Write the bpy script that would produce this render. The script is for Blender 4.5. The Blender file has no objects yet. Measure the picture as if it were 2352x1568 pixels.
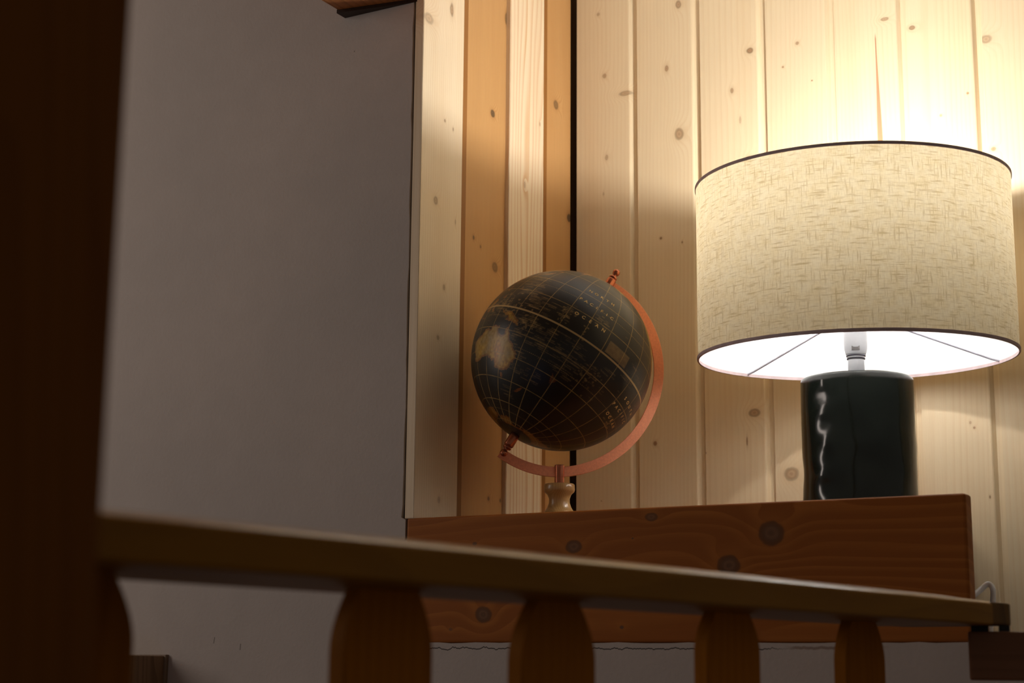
import bpy, bmesh, math, random
import numpy as np
from mathutils import Vector, Matrix

# ------------------------------------------------------------------ camera, world, lights, exposure
EYE = 0.95                       # eye height above the floor
FPX, HPX = 3750.0, 755.0         # focal length in pixels of a 2352 wide frame, horizon offset
PITCH = math.atan(HPX / FPX)
ROLL = math.radians(0.517)
S = bpy.context.scene
COL = S.collection
CF = Vector((0, math.cos(PITCH), math.sin(PITCH)))
_r0 = Vector((1, 0, 0)); _u0 = Vector((0, -math.sin(PITCH), math.cos(PITCH)))
CR = _r0 * math.cos(ROLL) + _u0 * math.sin(ROLL)
CU = _u0 * math.cos(ROLL) - _r0 * math.sin(ROLL)
CAMPOS = Vector((0, 0, EYE))

cam_d = bpy.data.cameras.new('camera')
cam = bpy.data.objects.new('camera', cam_d); COL.objects.link(cam)
m = Matrix((CR, CU, -CF)).transposed().to_4x4(); m.translation = CAMPOS
cam.matrix_world = m
cam_d.sensor_width = 36; cam_d.lens = FPX / 2352 * 36
cam_d.clip_start = 0.02
cam_d.dof.use_dof = True; cam_d.dof.focus_distance = 2.72; cam_d.dof.aperture_fstop = 6.2
S.camera = cam

world = bpy.data.worlds.new('world'); S.world = world; world.use_nodes = True
world.node_tree.nodes['Background'].inputs[0].default_value = (1.0, 0.87, 0.74, 1)
world.node_tree.nodes['Background'].inputs[1].default_value = 0.11

def area_light(name, loc, target, size, power, color, size_y=None):
    d = bpy.data.lights.new(name, 'AREA'); d.shape = 'RECTANGLE' if size_y else 'DISK'; d.size = size; d.size_y = size_y or size; d.energy = power; d.color = color
    o = bpy.data.objects.new(name, d); COL.objects.link(o)
    o.location = loc
    o.rotation_euler = (Vector(target) - Vector(loc)).to_track_quat('-Z', 'Y').to_euler()
    return o
area_light('tall_side_light', (-2.60, 2.52, EYE + 1.10), (0.60, 2.45, EYE + 1.10), 0.34, 11.2, (1.0, 0.86, 0.77), 1.6)  # unseen tall source at the left, placed for the lamp base's strip highlight
area_light('low_blue_light', (-1.234, 0.758, EYE - 0.62), (0.03, 2.6, EYE + 0.47), 0.30, 0.35, (0.22, 0.40, 1.0))  # unseen small blue source, added for the blue glint on the globe
BULB_STRENGTH = 325.0

S.view_settings.view_transform = 'Standard'
S.view_settings.look = 'None'
S.view_settings.gamma = 1
S.view_settings.exposure = 0.0
S.view_settings.use_curve_mapping = False

# ------------------------------------------------------------------ frames measured from the photograph
P1 = Vector((-0.1598889, 2.70146227, 0.24531845))      # left end of the ledge's top front edge (relative to the eye)
WD = Vector((0.86556377, -0.50079872, 0))              # along the wall, to the right
ND = Vector((0.50079872, 0.86556377, 0))               # into the wall
WROT = math.atan2(WD.y, WD.x)
LEDGE_Z = P1.z
def ray(x, y): return CF + CR * ((x - 1176) / FPX) - CU * ((y - 784) / FPX)
def on_plane(x, y, o, n): r = ray(x, y); return r * (o.dot(n) / r.dot(n))
def wc(p): q = p - P1; return (q.dot(WD), q.dot(ND), p.z)
def wl(s, n, z=0.0): return Vector((P1.x, P1.y, 0)) + WD * s + ND * n + Vector((0, 0, z))
def front(x, y, n=0.0):                                 # point of the wall at depth n -> (s, z)
    q = wc(on_plane(x, y, P1 + ND * n, ND)); return (q[0], q[2])
def cheek(x, y, s=0.0):                                 # point of the side cheek -> (n, z)
    q = wc(on_plane(x, y, P1 + WD * s, WD)); return (q[1], q[2])

# ------------------------------------------------------------------ small node algebra
class N:
    def __init__(s, t, o): s.t = t; s.o = o
    def _m(s, op, b=None, c=None, clamp=False):
        n = s.t.nodes.new('ShaderNodeMath'); n.operation = op; n.use_clamp = clamp
        s.t.links.new(s.o, n.inputs[0])
        for i, v in ((1, b), (2, c)):
            if v is None: continue
            if isinstance(v, N): s.t.links.new(v.o, n.inputs[i])
            else: n.inputs[i].default_value = v
        return N(s.t, n.outputs[0])
    def __add__(s, b): return s._m('ADD', b)
    def __sub__(s, b): return s._m('SUBTRACT', b)
    def __mul__(s, b): return s._m('MULTIPLY', b)
    def __truediv__(s, b): return s._m('DIVIDE', b)
    def madd(s, b, c): return s._m('MULTIPLY_ADD', b, c)
    def abs(s): return s._m('ABSOLUTE')
    def frac(s): return s._m('FRACT')
    def sin(s): return s._m('SINE')
    def exp(s): return s._m('EXPONENT')
    def sqrt(s): return s._m('SQRT')
    def pow(s, b): return s._m('POWER', b)
    def max(s, b): return s._m('MAXIMUM', b)
    def min(s, b): return s._m('MINIMUM', b)
    def atan2(s, b): return s._m('ARCTAN2', b)
    def asin(s): return s._m('ARCSINE')
    def lt(s, b): return s._m('LESS_THAN', b)
    def step(s, a, b, lo=0.0, hi=1.0):                  # smoothstep a..b -> lo..hi
        n = s.t.nodes.new('ShaderNodeMapRange'); n.interpolation_type = 'SMOOTHSTEP'
        s.t.links.new(s.o, n.inputs[0])
        n.inputs[1].default_value = a; n.inputs[2].default_value = b
        n.inputs[3].default_value = lo; n.inputs[4].default_value = hi
        return N(s.t, n.outputs[0])

class Mat:
    def __init__(s, name):
        s.m = bpy.data.materials.new(name); s.m.use_nodes = True; s.t = s.m.node_tree
        s.b = s.t.nodes['Principled BSDF']
    def xyz(s):
        c = s.t.nodes.new('ShaderNodeTexCoord'); p = s.t.nodes.new('ShaderNodeSeparateXYZ')
        s.t.links.new(c.outputs['Object'], p.inputs[0])
        return [N(s.t, p.outputs[i]) for i in range(3)]
    def vec(s, *c):
        n = s.t.nodes.new('ShaderNodeCombineXYZ')
        for i, v in enumerate(c):
            if isinstance(v, N): s.t.links.new(v.o, n.inputs[i])
            else: n.inputs[i].default_value = v
        return n.outputs[0]
    def noise(s, v, scale=1.0, detail=2.0, rough=0.5, dist=0.0):
        n = s.t.nodes.new('ShaderNodeTexNoise'); s.t.links.new(v, n.inputs['Vector'])
        n.inputs['Scale'].default_value = scale; n.inputs['Detail'].default_value = detail
        n.inputs['Roughness'].default_value = rough; n.inputs['Distortion'].default_value = dist
        return N(s.t, n.outputs[0])
    def mix(s, fac, a, b, mode='MIX'):
        n = s.t.nodes.new('ShaderNodeMix'); n.data_type = 'RGBA'; n.blend_type = mode
        for i, v in ((0, fac), (6, a), (7, b)):
            if isinstance(v, N): s.t.links.new(v.o, n.inputs[i])
            elif hasattr(v, 'is_linked'): s.t.links.new(v, n.inputs[i])
            elif i == 0: n.inputs[0].default_value = v
            else: n.inputs[i].default_value = (*v, 1)
        return n.outputs[2]
    def out(s, color=None, rough=None, spec=None, metal=None, coat=None, bump=None, bs=0.3, bd=0.002):
        def put(k, v):
            if v is None: return
            i = s.b.inputs[k]
            if isinstance(v, N): s.t.links.new(v.o, i)
            elif hasattr(v, 'is_linked'): s.t.links.new(v, i)
            elif isinstance(v, tuple): i.default_value = (*v, 1)
            else: i.default_value = v
        put('Base Color', color); put('Roughness', rough); put('Specular IOR Level', spec)
        put('Metallic', metal); put('Coat Weight', coat)
        if bump is not None:
            n = s.t.nodes.new('ShaderNodeBump'); s.t.links.new(bump.o, n.inputs['Height'])
            n.inputs['Strength'].default_value = bs; n.inputs['Distance'].default_value = bd
            s.t.links.new(n.outputs[0], s.b.inputs['Normal'])
        return s.m

def wood(name, ax, base, late, freq=60.0, contrast=0.5, knots=(), seed=0.0, rough=0.5, spec=0.3, coat=0.0,
         wob=1.2, knotcol=(0.10, 0.045, 0.015), tint=0.25, flame=None, streaks=(), fibre=0.10, ringcol=None):
    """ax = (across axis, along axis); knots = (across, along, radius across, radius along, darkness)."""
    M = Mat(name); c = M.xyz()
    u, v = c[ax[0]], c[ax[1]]; w3 = c[3 - ax[0] - ax[1]]
    lo = M.noise(M.vec(u * 7.0, v * 0.9, w3 * 4.0 + seed), 1.0, 2.0)
    ph = (u + w3 * 0.6) * freq + (lo - 0.5) * (wob * 6.0)
    if flame:                                           # cathedral arch: (centre, curvature, slope)
        du = u - flame[0]; ph = ph + du * du * flame[1] + v * flame[2]
    core = None; halo = None; rings = None; rim = None
    for (ku, kv, ru, rv, dk) in knots:
        du = (u - ku) / ru; dv = (v - kv) / rv
        d2 = du * du + dv * dv
        bell = (d2 * -0.16).exp()
        ph = ph + bell * (freq * ru * 2.6)
        wn = M.noise(M.vec(u * 60.0, v * 60.0, seed + ku * 9.0), 1.0, 2.0)
        d = d2.sqrt() + (wn - 0.5) * (0.7 if ru < 0.008 else 0.38)
        k = d.step(0.55, 1.15, dk, 0.0)
        rg = ((d * 11.0).sin() * 0.5 + 0.5) * d.step(0.9, 1.5, dk * 0.5, 0.0)
        h = d2.sqrt().step(0.8, 2.6, 0.55 * dk, 0.0)
        if ru > 0.005:
            rm = d.step(0.55, 0.95, 0.0, dk * 0.75) * d.step(1.0, 1.25, 1.0, 0.0)
            rim = rm if rim is None else rim.max(rm)
        core = k if core is None else core.max(k)
        halo = h if halo is None else halo.max(h)
        rings = rg if rings is None else rings.max(rg)
    t = ph.frac()
    line = t.step(0.35, 0.93) * t.step(0.95, 1.0, 1.0, 0.0)
    fib = M.noise(M.vec(u * 900.0, v * 14.0, w3 * 300.0 + seed), 1.0, 3.0, 0.65)
    big = M.noise(M.vec(u * 22.0, v * 1.3, seed * 1.7), 1.0, 3.0)
    strong = M.noise(M.vec(u * 45.0, v * 0.8, seed * 2.3 + 4.0), 1.0, 1.0)
    col = M.mix(line * strong.step(0.3, 0.7, contrast * 0.45, contrast), base, late)
    warm = tuple(a * b for a, b in zip(late, (1.0, 0.93, 0.80)))
    col = M.mix(big.step(0.45, 0.75, 0.0, tint), col, warm)
    col = M.mix(fib.step(0.35, 0.75, fibre, 0.0), col, tuple(x * 0.45 for x in late))
    if halo is not None:
        col = M.mix(halo, col, tuple(a * 0.86 for a in late))
        col = M.mix(rings, col, tuple(a * 0.6 for a in late))
        col = M.mix(core, col, knotcol)
        col = M.mix(core * rings * 0.9, col, tuple(a * 0.35 for a in knotcol))
        if rim is not None: col = M.mix(rim, col, tuple(a * 0.40 for a in knotcol))
    for (su, v0, v1, hw, lean, scol, sfac) in streaks:  # long narrow resin marks
        x = (u - su - (v - v0) * lean).abs()
        vv = (v - v0) / (v1 - v0)
        wid = vv.step(0.0, 0.9, 1.0, 0.25)
        mk = (x / wid).step(hw * 0.6, hw, sfac, 0.0) * vv.step(-0.04, 0.03) * vv.step(0.95, 1.02, 1.0, 0.0)
        col = M.mix(mk, col, scol)
    return M.out(col, rough, spec, coat=coat, bump=fib * 0.5 + line * 0.5, bs=0.12, bd=0.001)

def plain(name, col, rough=0.5, spec=0.4, metal=0.0, var=0.08, scale=60.0, coat=0.0):
    M = Mat(name); x, y, z = M.xyz()
    n = M.noise(M.vec(x, y, z), scale, 3.0)
    c = M.mix(n.step(0.3, 0.7), tuple(a * (1 - var) for a in col), tuple(min(1, a * (1 + var)) for a in col))
    return M.out(c, rough, spec, metal, coat)

# ------------------------------------------------------------------ object helpers
def mesh_obj(name, bm, mat, parent=None, loc=None, rotz=None, smooth=False, mw=None):
    me = bpy.data.meshes.new(name)
    bmesh.ops.recalc_face_normals(bm, faces=bm.faces)
    bm.to_mesh(me); bm.free()
    if smooth:
        for p in me.polygons: p.use_smooth = True
    me.materials.append(mat)
    o = bpy.data.objects.new(name, me); COL.objects.link(o)
    if parent: o.parent = parent
    if mw is not None: o.matrix_basis = mw
    if loc is not None: o.location = loc
    if rotz is not None: o.rotation_euler = (0, 0, rotz)
    return o
def empty(name, loc, rotz=0):
    o = bpy.data.objects.new(name, None); COL.objects.link(o)
    o.empty_display_size = 0.05; o.location = loc; o.rotation_euler = (0, 0, rotz); return o
def tag(o, label=None, cat=None, group=None, kind=None):
    for k, v in (('label', label), ('category', cat), ('group', group), ('kind', kind)):
        if v: o[k] = v
    return o
def box(bm, x0, x1, y0, y1, z0, z1):
    vs = [bm.verts.new((x, y, z)) for z in (z0, z1) for y in (y0, y1) for x in (x0, x1)]
    for f in ((0, 2, 3, 1), (4, 5, 7, 6), (0, 1, 5, 4), (2, 6, 7, 3), (0, 4, 6, 2), (1, 3, 7, 5)):
        bm.faces.new([vs[i] for i in f])
    return vs
def bevel(bm, w, seg=2, edges=None):
    bmesh.ops.bevel(bm, geom=list(edges or bm.edges), offset=w, segments=seg, affect='EDGES', profile=0.6)
def bbox(x0, x1, y0, y1, z0, z1, bev=0.0015, seg=2):
    bm = bmesh.new(); box(bm, x0, x1, y0, y1, z0, z1)
    if bev: bevel(bm, bev, seg)
    return bm
def prism(bm, pts, z0, z1):                             # polygon in x,y extruded along z
    a = [bm.verts.new((x, y, z0)) for x, y in pts]; b = [bm.verts.new((x, y, z1)) for x, y in pts]
    n = len(pts)
    for i in range(n): bm.faces.new((a[i], a[(i + 1) % n], b[(i + 1) % n], b[i]))
    bm.faces.new(list(reversed(a))); bm.faces.new(b)
def lathe(prof, seg=48, bm=None):                       # (r, z) profile round z
    bm = bm or bmesh.new(); rings = []
    for r, z in prof:
        if r < 1e-6: rings.append([bm.verts.new((0, 0, z))])
        else: rings.append([bm.verts.new((r * math.cos(2 * math.pi * i / seg), r * math.sin(2 * math.pi * i / seg), z)) for i in range(seg)])
    for a, b in zip(rings, rings[1:]):
        for i in range(seg):
            j = (i + 1) % seg
            if len(a) == 1 and len(b) == 1: continue
            if len(a) == 1: bm.faces.new((a[0], b[j], b[i]))
            elif len(b) == 1: bm.faces.new((a[i], a[j], b[0]))
            else: bm.faces.new((a[i], a[j], b[j], b[i]))
    return bm
def tube(pts, r, seg=10, bm=None, flat=1.0):
    bm = bm or bmesh.new(); pts = [Vector(p) for p in pts]; rings = []
    up = Vector((0.13, 0.31, 0.94)).normalized()
    for i, p in enumerate(pts):
        d = (pts[min(i + 1, len(pts) - 1)] - pts[max(i - 1, 0)]).normalized()
        a = d.cross(up).normalized(); b = a.cross(d)
        rings.append([bm.verts.new(p + (a * math.cos(2 * math.pi * k / seg) + b * math.sin(2 * math.pi * k / seg) * flat) * r) for k in range(seg)])
    for A, B in zip(rings, rings[1:]):
        for k in range(seg): bm.faces.new((A[k], A[(k + 1) % seg], B[(k + 1) % seg], B[k]))
    bm.faces.new(list(reversed(rings[0]))); bm.faces.new(rings[-1])
    return bm
def catmull(P, n=10):
    P = [Vector(p) for p in P]; out = []
    for i in range(len(P) - 1):
        p0, p1, p2, p3 = P[max(i - 1, 0)], P[i], P[i + 1], P[min(i + 2, len(P) - 1)]
        for k in range(n):
            t = k / n
            out.append(0.5 * (2 * p1 + (p2 - p0) * t + (2 * p0 - 5 * p1 + 4 * p2 - p3) * t * t + (3 * p1 - p0 - 3 * p2 + p3) * t ** 3))
    out.append(P[-1]); return out

WLOC = Vector((P1.x, P1.y, EYE))                        # origin of the wall frame (s, n, z relative to the eye)
CEIL = 2.30; ALC = 1.42              # room ceiling and the lower ceiling of the alcove
SPRUCE = (0.83, 0.672, 0.445); SPRUCE_L = (0.72, 0.51, 0.28)
PINE = (0.57, 0.30, 0.105); PINE_L = (0.40, 0.17, 0.045)

# ------------------------------------------------------------------ setting
# plaster
M = Mat('grey_plaster'); x, y, z = M.xyz()
big = M.noise(M.vec(x, y, z), 2.2, 3.0); fine = M.noise(M.vec(x, y, z), 140.0, 4.0, 0.65); mid = M.noise(M.vec(x, y, z), 22.0, 4.0)
pc = M.mix(big.step(0.3, 0.7), (0.50, 0.455, 0.425), (0.56, 0.50, 0.46))
pc = M.mix(mid.step(0.35, 0.75, 0.10, 0.0), pc, (0.38, 0.33, 0.30))
cn = M.noise(M.vec(x * 26.0, 0.0, 3.0), 1.0, 4.0, 0.7)
zc = (cn - 0.5) * 0.022 + 0.0335
crack = (z - zc).abs().step(0.0004, 0.0013, 0.85, 0.0) * x.step(0.03, 0.035) * x.step(0.60, 0.66, 1.0, 0.0) * z.step(-0.02, 0.0)
pc = M.mix(crack, pc, (0.02, 0.016, 0.014))
c2 = (z - 0.035 - (cn - 0.5) * 0.012).abs().step(0.001, 0.003, 0.55, 0.0) * x.step(0.64, 0.66) * x.step(0.76, 0.80, 1.0, 0.0)
pc = M.mix(c2, pc, (0.16, 0.07, 0.03))
for (a, b, ln) in ((front(492, 1470), 0.15, 0.006), (front(552, 1485), 0.05, 0.006), (front(814, 118), 0.3, 0.0015)):
    mk = ((x - a[0] - (z - a[1]) * b).abs()).step(0.0006, 0.0014, 0.6, 0.0) * ((z - a[1]).abs()).step(ln * 0.8, ln, 1.0, 0.0)
    pc = M.mix(mk, pc, (0.06, 0.05, 0.045))
plaster = M.out(pc, 0.85, 0.15, bump=fine * 0.6 + mid * 0.4 - crack, bs=0.22, bd=0.004)

# the wall in front: full height left of the alcove, low under the ledge; edge of the plaster slightly ragged
bm = bmesh.new(); rnd = random.Random(4)
SE = -0.0225
zs = [-EYE + (CEIL + EYE) * i / 120 for i in range(121)]
edge = [(SE + (rnd.random() - 0.5) * 0.0022 + (0.001 * math.sin(z * 3.0)), z) for z in zs if z > 0.25]
low = [(-0.016 + (0.905 + 0.016) * i / 40, 0.0425 + (rnd.random() - 0.5) * 0.0016) for i in range(41)]
def slab(rows):                                         # rows of (s, z) pairs, front at n = 0, back at n = 0.022
    g = [[[bm.verts.new((s, n, z)) for s, z in r] for r in rows] for n in (0.0, 0.022)]
    for q in range(2):
        for r0, r1 in zip(g[q], g[q][1:]):
            for k in range(len(r0) - 1):
                f = (r0[k], r0[k + 1], r1[k + 1], r1[k]); bm.faces.new(f if q == 0 else f[::-1])
    for r0, r1, t0, t1 in zip(g[0], g[0][1:], g[1], g[1][1:]):
        for e in (0, -1): bm.faces.new((r0[e], r1[e], t1[e], t0[e]))
    for e in (0, -1):
        for k in range(len(rows[e]) - 1): bm.faces.new((g[0][e][k], g[0][e][k + 1], g[1][e][k + 1], g[1][e][k]))
slab([[(-3.2, z), (s, z)] for s, z in [(-0.016, -EYE), (-0.016, 0.0425), (-0.016, 0.243), (SE - 0.002, 0.247)] + edge + [(SE, CEIL)]])
slab([[(s, -EYE) for s, z in low], low])
slab([[(0.905, -EYE), (1.75, -EYE)], [(0.905, 0.014), (1.75, 0.014)]])
slab([[(SE, ALC), (1.75, ALC)], [(SE, CEIL), (1.75, CEIL)]])
wall_left = tag(mesh_obj('wall_left', bm, plaster, loc=WLOC, rotz=WROT), 'grey plaster wall left of the alcove and below the ledge', kind='structure')
# its masonry core, behind the plaster coat
core = plain('masonry_core', (0.40, 0.37, 0.34), 0.9, 0.1)
bm = bmesh.new(); box(bm, -3.2, -0.06, 0.022, 0.70, -EYE, CEIL)
mesh_obj('masonry', bm, core, wall_left)
bm = bmesh.new(); box(bm, 0.90, 1.75, 0.022, 0.62, -EYE, 0.013)
mesh_obj('low_masonry', bm, core, wall_left)

# plank wall at the back of the alcove
NB = 0.575
back_bm = bbox(-0.06, 1.75, NB + 0.022, NB + 0.05, -0.30, ALC, 0)
wall_back = tag(mesh_obj('wall_back', back_bm, wood('backing_wood', (0, 2), (0.12, 0.07, 0.03), (0.08, 0.04, 0.02)), loc=WLOC, rotz=WROT),
                'wall of pale spruce planks behind the lamp', kind='structure')
def bk(x, y, a, b, d): s_, z_ = front(x, y, NB); return (s_, z_, a, b, d)
PK = {0: [bk(1374, 33, .005, .005, .5), bk(1388, 174, .006, .007, .6), bk(1393, 361, .005, .008, .55), bk(1386, 445, .0025, .005, .4), bk(1436, 214, .016, .006, .55), bk(1381, 1150, .0015, .0015, .7)],
      1: [bk(1558, 10, .007, .010, .65), bk(1531, 157, .006, .010, .75), bk(1560, 308, .011, .014, .62), bk(1518, 547, .0035, .0035, .95), bk(1567, 556, .0025, .003, .8), bk(1505, 1018, .005, .006, .95)],
      2: [bk(1722, 116, .008, .007, .85), bk(1681, 208, .005, .008, .7), bk(1720, 365, .008, .007, .9), bk(1733, 948, .013, .009, .7), bk(1716, 1012, .002, .012, .9), bk(1621, 1040, .002, .002, .8), bk(1700, 275, .003, .01, .4)],
      3: [bk(1831, 99, .005, .005, .7), bk(1798, 154, .003, .003, .8), bk(1865, 185, .002, .002, .9), bk(1818, 1088, .016, .014, .55)],
      4: [bk(2031, 44, .009, .004, .6)],
      5: [bk(2095, 64, .007, .005, .75), bk(2223, 214, .003, .003, .8), bk(2161, 265, .003, .003, .55), bk(2229, 970, .003, .004, .6), bk(2238, 982, .003, .003, .9), bk(2274, 1141, .002, .004, .9)],
      6: [bk(2265, 90, .012, .009, .5), bk(2282, 342, .006, .005, .7)], 7: []}
rr = random.Random(11)
for i in range(12):
    s0 = 0.0008 + 0.1379 * i
    st = ()
    if i == 4:
        a = front(2023, 345, NB); b = front(2010, 78, NB)
        st = ((a[0], a[1], b[1], .0062, (b[0] - a[0]) / (b[1] - a[1]), (0.44, 0.19, 0.09), .85),)
    v = rr.uniform(0.94, 1.04)
    fl = (s0 + 0.066, rr.uniform(-1, 1) * 900.0, rr.uniform(1.0, 3.0) * rr.choice((-1, 1))) if i in (1, 3, 5) else None
    mt = wood('spruce_plank_wood', (0, 2), tuple(c * v for c in SPRUCE), SPRUCE_L, rr.uniform(75, 130), 0.34, [(q[0], q[1], q[2] * 0.8, q[3] * 0.8, q[4] * 0.8) for q in PK.get(i, ())],
              seed=i * 3.7 + 1, rough=0.42, spec=0.35, wob=0.5, tint=0.16, flame=fl, streaks=st, fibre=0.07, knotcol=(0.30, 0.13, 0.05))
    bm = bmesh.new()
    jn = rr.uniform(-0.0006, 0.0006)
    sec = [(s0, NB + jn), (s0 + 0.1185, NB + jn), (s0 + 0.1205, NB + 0.0008 + jn), (s0 + 0.1262, NB + 0.0080), (s0 + 0.1372, NB + 0.0086),
           (s0 + 0.1372, NB + 0.021), (s0 + 0.0006, NB + 0.021)]
    prism(bm, sec, -0.28, ALC - 0.001)
    mesh_obj('plank', bm, mt, wall_back)

# cheek of the alcove: two pale proud boards, two older orange recessed boards
bm = bbox(-0.060, -0.040, 0.024, NB + 0.02, 0.10, ALC, 0)
wall_side = tag(mesh_obj('wall_side', bm, wood('cheek_backing', (1, 2), (0.10, 0.055, 0.025), (0.07, 0.03, 0.015)), loc=WLOC, rotz=WROT),
                'side cheek of the alcove clad with four upright boards', kind='structure')
def ck(x, y, a, b, d, s=0.0): n_, z_ = cheek(x, y, s); return (n_, z_, a, b, d)
B1 = [ck(1038, 22, .007, .016, .65), ck(985, 42, .018, .012, .42), ck(1022, 277, .004, .004, .6), ck(1041, 297, .003, .005, .6), ck(1001, 460, .008, .010, .55), ck(1046, 510, .003, .008, .4), ck(1020, 660, .006, .008, .5), ck(1006, 775, .006, .006, .5), ck(1008, 1148, .006, .008, .5)]
B2 = [ck(1120, 263, .009, .009, .9, -.02), ck(1152, 45, .007, .014, .6, -.02), ck(1125, 615, .012, .012, .6, -.02), ck(1076, 547, .005, .006, .7, -.02), ck(1092, 568, .004, .005, .6, -.02), ck(1110, 1145, .006, .006, .7, -.02), ck(1137, 1150, .004, .005, .7, -.02)]
B4 = [ck(1266, 243, .012, .012, .6, -.02), ck(1296, 502, .010, .010, .95, -.02)]
SPR2 = (0.90, 0.75, 0.54); PINE = (0.61, 0.345, 0.135); PINE_L = (0.45, 0.21, 0.065)
boards = [(0.000, 0.1350, 0.0, SPR2, SPRUCE_L, B1, 150, 0.30, ()),
          (0.120, 0.318, -0.009, PINE, PINE_L, B2, 210, 0.42, ()),
          (0.303, 0.4370, 0.0, SPR2, (0.66, 0.33, 0.10), [ck(1205, 425, .006, .010, .4), ck(1240, 285, .003, .006, .5)], 55, 0.72, ()),
          (0.425, 0.5672, -0.009, PINE, PINE_L, B4, 150, 0.40, ())]
for k, (n0, n1, s, cb, cl, kn, fq, ct, st) in enumerate(boards):
    mt = wood('cheek_board_wood', (1, 2), cb, cl, fq, ct, [(q[0], q[1], q[2] * 0.75, q[3] * 0.75, q[4] * 0.85) for q in kn], seed=31.0 + k * 5.3, rough=0.45, spec=0.3, wob=(0.5 if k != 2 else 1.6), tint=0.2,
              knotcol=(0.30, 0.14, 0.055) if k in (0, 2) else (0.085, 0.06, 0.035), fibre=0.08)
    dz = 0.2445 if k in (0, 2) else 0.20
    mesh_obj('board', bbox(s - 0.018, s, n0, n1, dz, ALC - 0.001, 0.0012, 1), mt, wall_side)
strip = wood('edge_strip_wood', (0, 2), (0.42, 0.30, 0.17), (0.26, 0.15, 0.07), 260, 0.4, seed=9)
mesh_obj('edge_strip', bbox(-0.0205, -0.0195 + 0.0075, 0.004, 0.03, 0.247, ALC - 0.001, 0.0006, 1), strip, wall_side)
dark = wood('dark_strip_wood', (0, 2), (0.06, 0.025, 0.01), (0.04, 0.015, 0.005), 160, 0.4, seed=5)
mesh_obj('batten', bbox(-0.040, -0.0185, 0.024, 0.115, 0.20, ALC - 0.001, 0), dark, wall_side)
for n0 in (0.1500, 0.4530):
    mesh_obj('groove_strip', bbox(-0.0100, -0.0078, n0 - 0.012, n0 + 0.0115, 0.2445, ALC - 0.001, 0.0005, 1), wood('groove_strip_wood', (1, 2), (0.34, 0.145, 0.035), (0.24, 0.09, 0.02), 200, 0.4, seed=15 + n0), wall_side)

M = Mat('pale_ceiling_paint'); x, y, z = M.xyz()
alc = tag(mesh_obj('ceiling_alcove', bbox(-0.06, 1.75, 0.022, NB + 0.05, ALC, ALC + 0.03, 0), M.out(M.mix(M.noise(M.vec(x, y, z), 3.0), (0.84, 0.81, 0.76), (0.88, 0.85, 0.80)), 0.8, 0.1), loc=WLOC, rotz=WROT), 'pale ceiling of the alcove', kind='structure')
floor = tag(mesh_obj('floor', bbox(-2.6, 2.6, -2.2, 4.3, -EYE - 0.05, -EYE, 0), wood('floor_wood', (0, 1), (0.16, 0.08, 0.035), (0.09, 0.04, 0.015), 30, 0.5, seed=2), loc=(0, 0, EYE)), 'brown wooden floor', kind='structure')
ceil = tag(mesh_obj('ceiling', bbox(-2.6, 2.6, -2.2, 4.3, CEIL, CEIL + 0.04, 0), wood('ceiling_wood', (0, 1), (0.42, 0.25, 0.11), (0.28, 0.14, 0.05), 30, 0.5, seed=3), loc=(0, 0, EYE)), 'wooden ceiling', kind='structure')

# beam over the grey wall
zb = 1.162
bw = wood('beam_wood', (0, 1), (0.46, 0.17, 0.05), (0.22, 0.075, 0.02), 70, 0.7, seed=17, wob=2.5, rough=0.5)
beam = tag(mesh_obj('ceiling_beam', bbox(-0.170, 0.10, -0.32, 0.0, zb, CEIL, 0.003), bw, loc=WLOC, rotz=WROT),
           'orange brown wooden beam jutting out over the top of the grey wall', 'beam')
bm = bmesh.new()
a = [front(795, 31.5), front(945, 2.0)]
prism(bm, [(-0.171, 0.0), (-0.015, 0.0), (-0.05, -0.006), (-0.155, -0.024), (-0.171, -0.026)], zb - 0.006, zb + 0.001)
mesh_obj('dark_wedge', bm, wood('dark_wedge_grain', (0, 1), (0.035, 0.015, 0.007), (0.02, 0.008, 0.004), 70, 0.5, seed=8), beam)  # narrow dark wedge under the beam where it meets the wall

# beam stub low on the grey wall
sb = -0.519
st = tag(mesh_obj('beam_stub', bbox(sb - 0.16, sb, -0.115, -0.006, -0.20, 0.0195, 0.002), wood('stub_wood', (1, 2), (0.27, 0.165, 0.09), (0.14, 0.08, 0.042), 55, 0.7, seed=23, wob=3.0, rough=0.7)
         , loc=WLOC, rotz=WROT), 'weathered brown beam end sticking out low on the grey wall', 'beam')
mesh_obj('wall_plate', bbox(sb - 0.17, sb + 0.004, -0.008, 0.0, -0.21, 0.022, 0.001), wood('plate_wood', (0, 2), (0.26, 0.19, 0.13), (0.16, 0.10, 0.06), 80, 0.5, seed=3), st)

# ------------------------------------------------------------------ ledge
ledge = tag(empty('wall_ledge', WLOC + Vector((0, 0, 0)), WROT), 'dark brown knotty wooden ledge carrying the globe and the lamp', 'shelf')
def lk(x, y, a, b, d): s_, z_ = front(x, y); return (z_, s_, a, b, d)
LK = [lk(1318, 1255, .009, .013, .8), lk(1495, 1187, .006, .010, .7), lk(1772, 1224, .016, .018, .85), lk(1674, 1298, .014, .016, .85),
      lk(1110, 1411, .012, .014, .85), lk(1090, 1248, .003, .005, .8), lk(1428, 1440, .003, .004, .9), lk(1453, 1236, .0015, .002, .9), lk(1035, 1445, .003, .004, .6)]
lm = wood('ledge_wood', (2, 0), (0.32, 0.098, 0.016), (0.47, 0.165, 0.030), 46, 0.75, LK, seed=41, rough=0.5, spec=0.15, wob=1.5, tint=0.3,
          knotcol=(0.165, 0.090, 0.052), fibre=0.2)
bm = bmesh.new(); box(bm, 0.0, 0.9085, 0.0, 0.033, 0.0425, LEDGE_Z)
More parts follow.
